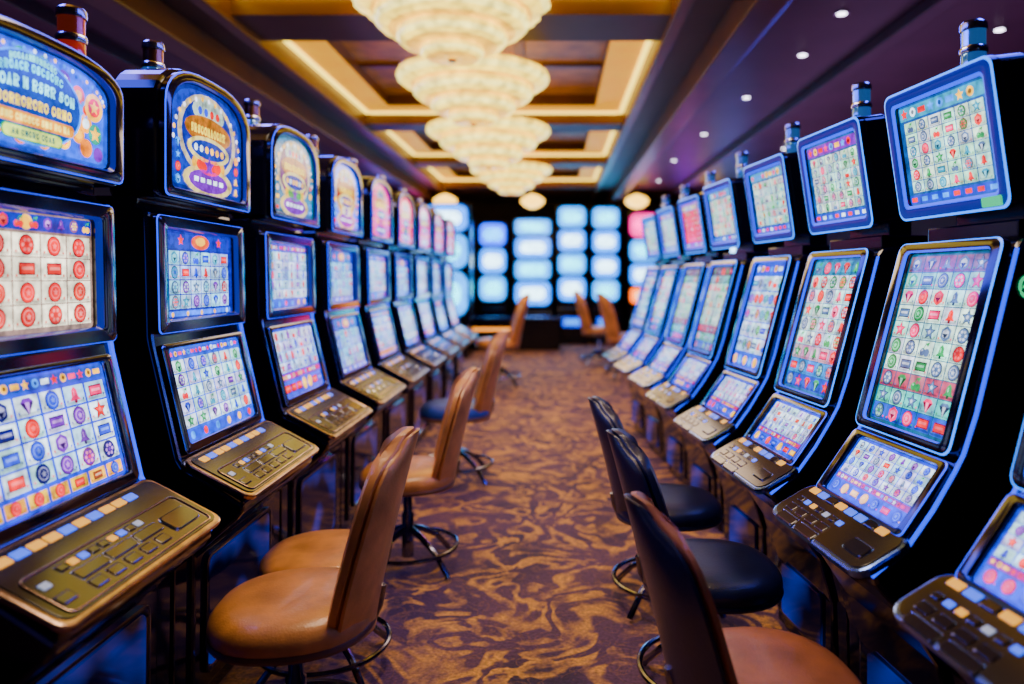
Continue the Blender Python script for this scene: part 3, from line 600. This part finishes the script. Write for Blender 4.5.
# ---------------------------------------------------------------- room
def structure(name,me,label=None):
    o=obj(name,me); o['kind']='structure'; o['label']=label or name.replace('_',' ')+' of the casino hall'; o['category']=name.split('_')[0]; return o
def carpet():
    m=bpy.data.materials.new('carpet_pattern'); m.use_nodes=True; nt=m.node_tree; b=nt.nodes['Principled BSDF']; L=nt.links
    tc=nt.nodes.new('ShaderNodeTexCoord')
    def noise(scale,det,dist,ro=.5):
        n=nt.nodes.new('ShaderNodeTexNoise'); n.inputs['Scale'].default_value=scale; n.inputs['Detail'].default_value=det; n.inputs['Distortion'].default_value=dist; n.inputs['Roughness'].default_value=ro
        L.new(tc.outputs['Object'],n.inputs['Vector']); return n
    def ramp(src,stops):
        r=nt.nodes.new('ShaderNodeValToRGB'); e=r.color_ramp.elements
        e[0].position=stops[0][0]; e[0].color=(*stops[0][1],1); e[1].position=stops[-1][0]; e[1].color=(*stops[-1][1],1)
        for p,c in stops[1:-1]:
            x=e.new(p); x.color=(*c,1)
        L.new(src,r.inputs['Fac']); return r
    def mix(f,a,b_):
        x=nt.nodes.new('ShaderNodeMix'); x.data_type='RGBA'; L.new(f,x.inputs[0]); L.new(a,x.inputs[6])
        if isinstance(b_,tuple): x.inputs[7].default_value=(*b_,1)
        else: L.new(b_,x.inputs[7])
        return x
    ground=ramp(noise(2.2,4,.5).outputs['Fac'],[(.3,(.028,.010,.05)),(.5,(.085,.030,.085)),(.7,(.13,.05,.10))])
    n1=noise(2.6,3,1.1,.5); leaves=ramp(n1.outputs['Fac'],[(.36,(0,0,0)),(.40,(.95,.95,.95)),(.44,(.75,.75,.75)),(.465,(0,0,0)),(.54,(0,0,0)),(.565,(.95,.95,.95)),(.61,(.65,.65,.65)),(.64,(0,0,0))])
    n2=noise(6,3,1.5,.6); fil=ramp(n2.outputs['Fac'],[(.46,(0,0,0)),(.49,(.6,.6,.6)),(.52,(0,0,0)),(1,(0,0,0))])
    bro=ramp(noise(5,4,.3,.7).outputs['Fac'],[(.38,(.12,.12,.12)),(.56,(1,1,1))])
    mul=nt.nodes.new('ShaderNodeVectorMath'); mul.operation='MULTIPLY'; L.new(leaves.outputs['Color'],mul.inputs[0]); L.new(bro.outputs['Color'],mul.inputs[1])
    a=mix(fil.outputs['Color'],ground.outputs['Color'],(.24,.10,.05))
    bq=mix(mul.outputs['Vector'],a.outputs[2],(.74,.35,.05))
    n3=noise(70,3,0)
    mr=nt.nodes.new('ShaderNodeMapRange'); mr.inputs['To Min'].default_value=.1; mr.inputs['To Max'].default_value=2.1; L.new(n3.outputs['Fac'],mr.inputs['Value'])
    sc=nt.nodes.new('ShaderNodeVectorMath'); sc.operation='SCALE'; L.new(bq.outputs[2],sc.inputs[0]); L.new(mr.outputs['Result'],sc.inputs['Scale']); L.new(sc.outputs['Vector'],b.inputs['Base Color'])
    b.inputs['Roughness'].default_value=.8
    bp=nt.nodes.new('ShaderNodeBump'); bp.inputs['Strength'].default_value=.5; bp.inputs['Distance'].default_value=.01; L.new(n3.outputs['Fac'],bp.inputs['Height']); L.new(bp.outputs['Normal'],b.inputs['Normal'])
    return m
M_CARPET=carpet()
M_WALL=mat('wall_paint',(.03,.014,.03),.7,noise=.3,nscale=2)
M_CEIL=mat('ceiling_brown',(.11,.043,.032),.5,noise=.15,nscale=2)
M_CEILP=mat('ceiling_mauve',(.11,.045,.08),.42,noise=.2,nscale=1.5)
M_BEAM=mat('beam_brown',(.17,.065,.02),.35,noise=.2,nscale=3)
M_COVE=mat('cove_lit_cream',(.8,.42,.05),.6,emis=(1,.44,.0),es=.95,noise=.2,nscale=3)  # emission paints the cove light onto the cream ring
M_COVEH=mat('cove_tube',(.9,.7,.3),.6,emis=(1,.75,.08),es=3.4,noise=.05)
M_INNER=mat('coffer_lit_bronze',(.38,.18,.025),.42,emis=(1,.34,.005),es=.06,noise=.4,nscale=4)  # slight amber emission paints warm light on the inner panel
X0,X1,Y0,Y1=-6.0,5.5,-2.0,18.6; ZC=3.45
V=[];F=[];MI=[]; box(V,F,MI,X0-.2,X1+.2,Y0-.2,Y1+.2,-.1,0); structure('floor',mkmesh('floor',V,F,[M_CARPET],MI),'patterned purple and gold casino carpet')
for nm,a in(('wall_left',(X0-.2,X0,Y0,Y1)),('wall_right',(X1,X1+.2,Y0,Y1)),('wall_back',(X0,X1,Y1,Y1+.2)),('wall_front',(X0,X1,Y0-.2,Y0))):
    V=[];F=[];MI=[]; box(V,F,MI,*a,0,4.0); structure(nm,mkmesh(nm,V,F,[M_WALL],MI),'dark mauve casino wall')
cof=[(2.0,5.45),(6.05,9.3),(9.75,12.45),(12.95,15.6)]; cx0,cx1=-2.45,.88
V=[];F=[];MI=[]
def q(x0,x1,y0,y1,z,mi):
    b=len(V); V.extend([(x0,y0,z),(x0,y1,z),(x1,y1,z),(x1,y0,z)]); F.append((b,b+1,b+2,b+3)); MI.append(mi)
def vring(x0,x1,y0,y1,z0,z1,mi):
    b=len(V); c=[(x0,y0),(x1,y0),(x1,y1),(x0,y1)]
    V.extend([(*p,z0) for p in c]+[(*p,z1) for p in c])
    for i in range(4):
        j=(i+1)%4; F.append((b+i,b+j,b+4+j,b+4+i)); MI.append(mi)
q(X0,cx0-.4,Y0,Y1,ZC,1); q(cx1+.45,X1,Y0,Y1,ZC,1); q(cx0-.4,cx0,Y0,Y1,ZC,0); q(cx1,cx1+.45,Y0,Y1,ZC,0)
ys=[Y0]+[v for c in cof for v in c]+[Y1]
for i in range(0,len(ys),2): q(cx0,cx1,ys[i],ys[i+1],ZC,0)
rw=.38
for (a,b_) in cof:
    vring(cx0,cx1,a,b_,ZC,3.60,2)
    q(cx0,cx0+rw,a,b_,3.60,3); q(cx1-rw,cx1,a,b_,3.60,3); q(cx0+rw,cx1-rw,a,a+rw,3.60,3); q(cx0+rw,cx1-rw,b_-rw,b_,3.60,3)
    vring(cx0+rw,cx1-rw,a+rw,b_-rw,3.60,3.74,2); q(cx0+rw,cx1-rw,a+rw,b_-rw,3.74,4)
box(V,F,MI,X0,X1,Y0,Y1,4.0,4.1,1)
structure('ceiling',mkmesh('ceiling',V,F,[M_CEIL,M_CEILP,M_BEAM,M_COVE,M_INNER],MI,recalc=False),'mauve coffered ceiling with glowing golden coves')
n=0
def trim(a,lab,m=M_BEAM,bv=.015):
    global n
    n+=1; V=[];F=[];MI=[]; box(V,F,MI,*a); structure('trim_%d'%n,mkmesh('trim',V,F,[m],MI,bevel=bv),lab)
trim((1.28,1.50,Y0,Y1,3.22,ZC+.005),'long brown ceiling beam'); trim((1.50,1.62,Y0,Y1,3.34,ZC+.005),'stepped ceiling beam moulding',M_CEILP)
trim((2.65,2.8,Y0,Y1,3.36,ZC+.005),'narrow ceiling beam',M_CEILP)
trim((-3.05,-2.83,Y0,Y1,3.24,ZC+.005),'long brown ceiling beam'); trim((-3.9,-3.75,Y0,Y1,3.34,ZC+.005),'narrow ceiling beam',M_CEILP)
trim((cx0-.1,cx0,Y0,Y1,3.39,ZC+.005),'coffer edge moulding'); trim((cx1,cx1+.1,Y0,Y1,3.39,ZC+.005),'coffer edge moulding')
for (a,b_) in cof:
    xa,xb=cx0+rw,cx1-rw; L3=(b_-a-2*rw)
    for t in(1/3,2/3):
        xx=xa+(xb-xa)*t; trim((xx-.05,xx+.05,a+rw,b_-rw,3.70,3.745),'coffer batten')
    trim((xa,xb,a+rw+L3/2-.05,a+rw+L3/2+.05,3.705,3.745),'coffer batten')
    for (x0,x1,y0,y1) in((cx0+.01,cx0+.06,a+.03,b_-.03),(cx1-.06,cx1-.01,a+.03,b_-.03),(cx0+.07,cx1-.07,b_-.06,b_-.01)):
        trim((x0,x1,y0,y1,3.575,3.60),'glowing cove light tube',M_COVEH,.008)
M_DL=mat('downlight_lens',(.8,.8,.9),.3,emis=(.9,.85,1),es=9,noise=.05)
V=[];F=[];MI=[]
lathe(V,F,MI,[(.055,-.012),(.055,0)],20,0); lathe(V,F,MI,[(.035,-.016),(.035,-.010)],20,1)
DLM=mkmesh('downlight',V,F,[M_STEEL,M_DL],MI)
for (x,y) in[(2.15,5.4),(2.2,6.4),(2.1,7.9),(2.05,9.9),(2.0,12.1),(3.55,5.75),(3.5,8.2),(3.5,11),(-3.4,12),(2.1,14.6)]:
    o=obj('downlight',DLM,None,(x,y,ZC)); o['label']='small round recessed ceiling downlight'; o['category']='ceiling light'; o['group']='recessed downlights'
# ---------------------------------------------------------------- chandeliers
def glass():
    m=bpy.data.materials.new('chandelier_glass'); m.use_nodes=True; nt=m.node_tree; b=nt.nodes['Principled BSDF']
    tc=nt.nodes.new('ShaderNodeTexCoord'); n=nt.nodes.new('ShaderNodeTexNoise'); n.inputs['Scale'].default_value=11; n.inputs['Detail'].default_value=5
    a=nt.nodes.new('ShaderNodeAttribute'); a.attribute_name='Col'
    sc=nt.nodes.new('ShaderNodeVectorMath'); sc.operation='SCALE'
    mr=nt.nodes.new('ShaderNodeMapRange'); mr.inputs['From Min'].default_value=.3; mr.inputs['From Max'].default_value=.7; mr.inputs['To Min'].default_value=.5; mr.inputs['To Max'].default_value=1.4
    nt.links.new(tc.outputs['Object'],n.inputs['Vector']); nt.links.new(n.outputs['Fac'],mr.inputs['Value'])
    nt.links.new(a.outputs['Color'],sc.inputs[0]); nt.links.new(mr.outputs['Result'],sc.inputs['Scale']); nt.links.new(sc.outputs['Vector'],b.inputs['Emission Color'])
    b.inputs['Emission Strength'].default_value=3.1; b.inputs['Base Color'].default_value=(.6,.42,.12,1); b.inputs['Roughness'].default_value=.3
    return m
M_GLASS=glass(); M_GOLD=mat('brass',(.7,.45,.12),.25,1,noise=.1)
def tier(name,R,z0,h,lobes,shrink):
    V=[];F=[];cols=[]; seg=lobes*4
    prof=[(.93,h),(.99,h*.85),(1.0,h*.5),(.94,h*.2),(.82,h*.03),(shrink,-h*.02)]
    for (r,z) in prof:
        for i in range(seg):
            ph=(i%4)/4*2*math.pi; k=1+.008*math.cos(ph)*(1 if r>shrink else 0)
            a=2*math.pi*i/seg; V.append((R*r*k*math.cos(a),R*r*k*math.sin(a),z0+z))
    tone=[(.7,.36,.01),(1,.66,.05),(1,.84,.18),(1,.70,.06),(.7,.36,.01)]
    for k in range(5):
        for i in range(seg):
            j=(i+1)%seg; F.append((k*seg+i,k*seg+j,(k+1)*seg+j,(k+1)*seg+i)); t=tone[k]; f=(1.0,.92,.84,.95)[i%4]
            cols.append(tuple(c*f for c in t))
    F.append(tuple(range(5*seg,6*seg))); cols.append((.7,.36,.01)); F.append(tuple(range(seg))[::-1]); cols.append((.6,.32,.01))
    return mkmesh(name,V,F,[M_GLASS],cols=cols,smooth=True)
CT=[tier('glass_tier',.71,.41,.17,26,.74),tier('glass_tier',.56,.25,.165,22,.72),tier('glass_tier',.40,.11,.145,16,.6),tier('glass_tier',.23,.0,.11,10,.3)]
def bandm(R,z):
    V=[];F=[];MI=[]; tube(V,F,MI,[(R*math.cos(a*math.pi/24),R*math.sin(a*math.pi/24),z) for a in range(48)],.006,6,True); return mkmesh('brass_band',V,F,[M_GOLD],MI,smooth=True)
CB=[bandm(.69,.582)]
V=[];F=[];MI=[]; lathe(V,F,MI,[(.02,-.03),(.035,-.015),(.03,.005)],12); FIN=mkmesh('finial',V,F,[M_GOLD],MI,smooth=True)
for (y,zb,zt) in[(5.4,3.10,3.60),(6.8,2.92,3.74),(8.35,2.74,3.705),(12.7,2.95,ZC)]:
    r=empty('chandelier',(-.77,y,zb),0,'tiered cream glass chandelier glowing warmly under coffered ceiling','chandelier','tiered glass chandeliers')
    r.scale=(1,1,.82)
    sz=.82
    if y==5.4: r.scale=(1.03,1.03,.80); sz=.80
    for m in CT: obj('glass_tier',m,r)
    for m in CB: obj('brass_band',m,r)
    obj('finial',FIN,r)
    V=[];F=[];MI=[]; H=(zt-zb)/sz
    lathe(V,F,MI,[(.045,.05),(.045,min(.55,H-.05)),(.025,H-.03),(.12,H-.02),(.12,H)],16); obj('ceiling_canopy',mkmesh('ceiling_canopy',V,F,[M_GOLD],MI,smooth=True),r)
# ---------------------------------------------------------------- far display towers
def fscreen(cc,w,sh,cv,c,R):
    halo,core=c; w=w*.98
    cc.poly(rr(w,sh,min(w,sh)*.3,0,cv,8),tuple(q_*.7 for q_ in halo),3)
    cc.poly(rr(w*.94,sh*.92,min(w,sh)*.28,0,cv,8),halo,4); cc.poly(rr(w*.66,sh*.50,min(w,sh)*.2,0,cv,8),core,6)
    for a in range(4):
        for b in range(2): cc.symbol(-w*.24+a*w*.16,cv-sh*.11+b*sh*.22,.028,R,7,[BLUE,SKY,PURP])
def tower(x,y,cols,w=.74,z0=.95,shs=None,gap=.04,lab='tall tower of stacked glowing rounded screens'):
    r=empty('display_tower',(x,y,0),0,lab,'slot machine','far display towers')
    shs=shs or [.46]*len(cols)
    H=z0+sum(shs)+gap*len(cols)
    V=[];F=[];MI=[]; box(V,F,MI,-w/2-.03,w/2+.03,0,.5,0,H-.02); box(V,F,MI,-w/2-.03,w/2+.03,-.25,.5,0,z0-.15); box(V,F,MI,-w/2+.05,w/2-.05,-.3,-.25,.1,z0-.3)
    obj('cabinet',mkmesh('cabinet',V,F,[M_SIDE],MI,bevel=.02),r)
    P=lambda u,v,w_: Vector((u,-w_*4,v))
    cc=Cv(lambda u,v,w_: Vector((u,-.305-w_*4,v))); cc.poly(rr(w*.7,.22,.04,0,z0-.45,5),(.02,.22,.8),1); cc.poly(rr(w*.5,.12,.03,0,z0-.45,5),(.1,.5,1),2); obj('belly_display',cc.mesh('belly_display'),r)
    z=z0
    for k,c in enumerate(cols):
        sh=shs[k]; cv=z+sh/2; cc=Cv(P); R=random.Random(k+int(x*10))
        fscreen(cc,w,sh,cv,c,R); z+=sh+gap
        obj('display_screen',cc.mesh('display_screen'),r)
    return r
CY=((.01,.66,1.2),(.6,1.35,1.5));CW=((.02,.58,1.25),(1.25,1.5,1.6));CP=((.4,.1,1.1),(1.0,.7,1.5));CR=((1.1,.08,.6),(1.5,.5,.9));CBm=((.02,.35,1.3),(.4,1.0,1.5));OR=((1.2,.45,.03),(1.4,.9,.3))
tower(-1.40,16.2,[CY,CW,CBm],.62,.95,[.58,.58,.52])
tower(-.50,16.2,[CW,CY,CW,CY],.84,.85,[.55,.44,.48,.36])
tower(.38,16.2,[CW,CY,CW,CY],.64,.95,[.56,.48,.50,.48])
tower(1.14,16.2,[CY,CW,CW,CY],.62,.95,[.48,.52,.52,.48])
tower(2.00,16.2,[OR,CW,CY,CR],.66,.9,[.36,.5,.5,.56])
tower(-2.0,13.3,[CY,CY,CW],.80,.75,[.85,.65,.5])
tower(-2.95,16.2,[CBm,CP,CW,CR],.7)
tower(2.95,16.2,[OR,CBm,CR,CP],.6)
tower(-3.9,16.2,[CP,CR,CBm],.7)
tower(3.9,16.2,[CBm,CP,CW],.7)
M_AMB=mat('amber_strip',(.6,.3,.05),.4,emis=(1,.3,.02),es=2.5,noise=.1)
V=[];F=[];MI=[]; box(V,F,MI,-1.9,.1,14.6,15.1,0,.62); box(V,F,MI,-1.95,.15,14.55,15.15,.62,.67,1)
o=empty('low_counter',(0,0,0),0,'low dark counter in front of glowing display towers','counter')
obj('counter_body',mkmesh('counter_body',V,F,[M_SIDE,M_CHROME],MI,bevel=.01),o)
V=[];F=[];MI=[]; box(V,F,MI,-1.7,-.9,14.56,14.60,.40,.46); obj('light_strip',mkmesh('light_strip',V,F,[M_AMB],MI),o,label='amber glowing strip')
M_WARM=mat('sconce_globe',(.9,.6,.2),.4,emis=(1,.55,.05),es=5,noise=.05)
V=[];F=[];MI=[]; lathe(V,F,MI,[(.05,-.16),(.14,-.13),(.24,-.05),(.25,.03),(.15,.10),(.05,.14)],20,0); lathe(V,F,MI,[(.015,.13),(.015,.30),(.06,.31),(.06,.33)],12,1)
SCM=mkmesh('pendant_lamp',V,F,[M_WARM,M_GOLD],MI,smooth=True)
for (x,y) in[(-2.35,15.4),(-.48,15.4),(1.75,15.4),(3.2,15.0)]:
    o=obj('pendant_lamp',SCM,None,(x,y,ZC-.33)); o['label']='small round warm glowing pendant lamp'; o['category']='ceiling light'; o['group']='warm pendants above far screens'
# ---------------------------------------------------------------- lights
def area(name,loc,rot,size,power,col,sy=None):
    l=bpy.data.lights.new(name,'AREA'); l.energy=power; l.color=col; l.size=size
    if sy: l.shape='RECTANGLE'; l.size_y=sy
    o=bpy.data.objects.new(name,l); COL.objects.link(o); o.location=loc; o.rotation_euler=rot; o['label']='added soft fill light'; o['category']='light'; return o
area('warm_fill',(-.3,3.0,3.38),(0,0,0),.8,60,(1,.74,.5),1.4)  # warm fills added to light the carpet and aisle
area('warm_fill',(-.2,7.6,2.6),(0,0,0),1.0,56,(1,.72,.5),3)
area('warm_fill',(-.2,12,2.6),(0,0,0),1.0,46,(1,.72,.5),3)
area('purple_fill',(3.6,8,2.3),(math.pi,0,0),1.5,32,(.62,.26,.8),10)  # purple uplights added to tint the side ceilings
area('purple_fill',(-4.2,8,2.3),(math.pi,0,0),1.5,16,(.6,.28,.8),10)
area('blue_fill',(2.0,4.5,3.3),(0,math.radians(25),0),.4,110,(.06,.08,1),6)  # blue fills added for the glow on the machines
area('blue_fill',(-2.2,4.5,3.2),(0,math.radians(-25),0),.4,110,(.06,.08,1),6)
w=bpy.data.worlds.new('world'); S.world=w; w.use_nodes=True
w.node_tree.nodes['Background'].inputs[0].default_value=(.2,.2,.6,1); w.node_tree.nodes['Background'].inputs[1].default_value=.015
# ---------------------------------------------------------------- camera
cam=bpy.data.cameras.new('camera'); co=bpy.data.objects.new('camera',cam); COL.objects.link(co); S.camera=co
co.location=(0,0,1.45); co.rotation_euler=(math.pi/2,0,0)
cam.sensor_width=36; cam.lens=720/1024*36; cam.shift_x=-(555-512)/1024; cam.shift_y=-(342-279)/1024
cam.clip_start=.05
cam.dof.use_dof=True; cam.dof.focus_distance=2.3; cam.dof.aperture_fstop=1.1
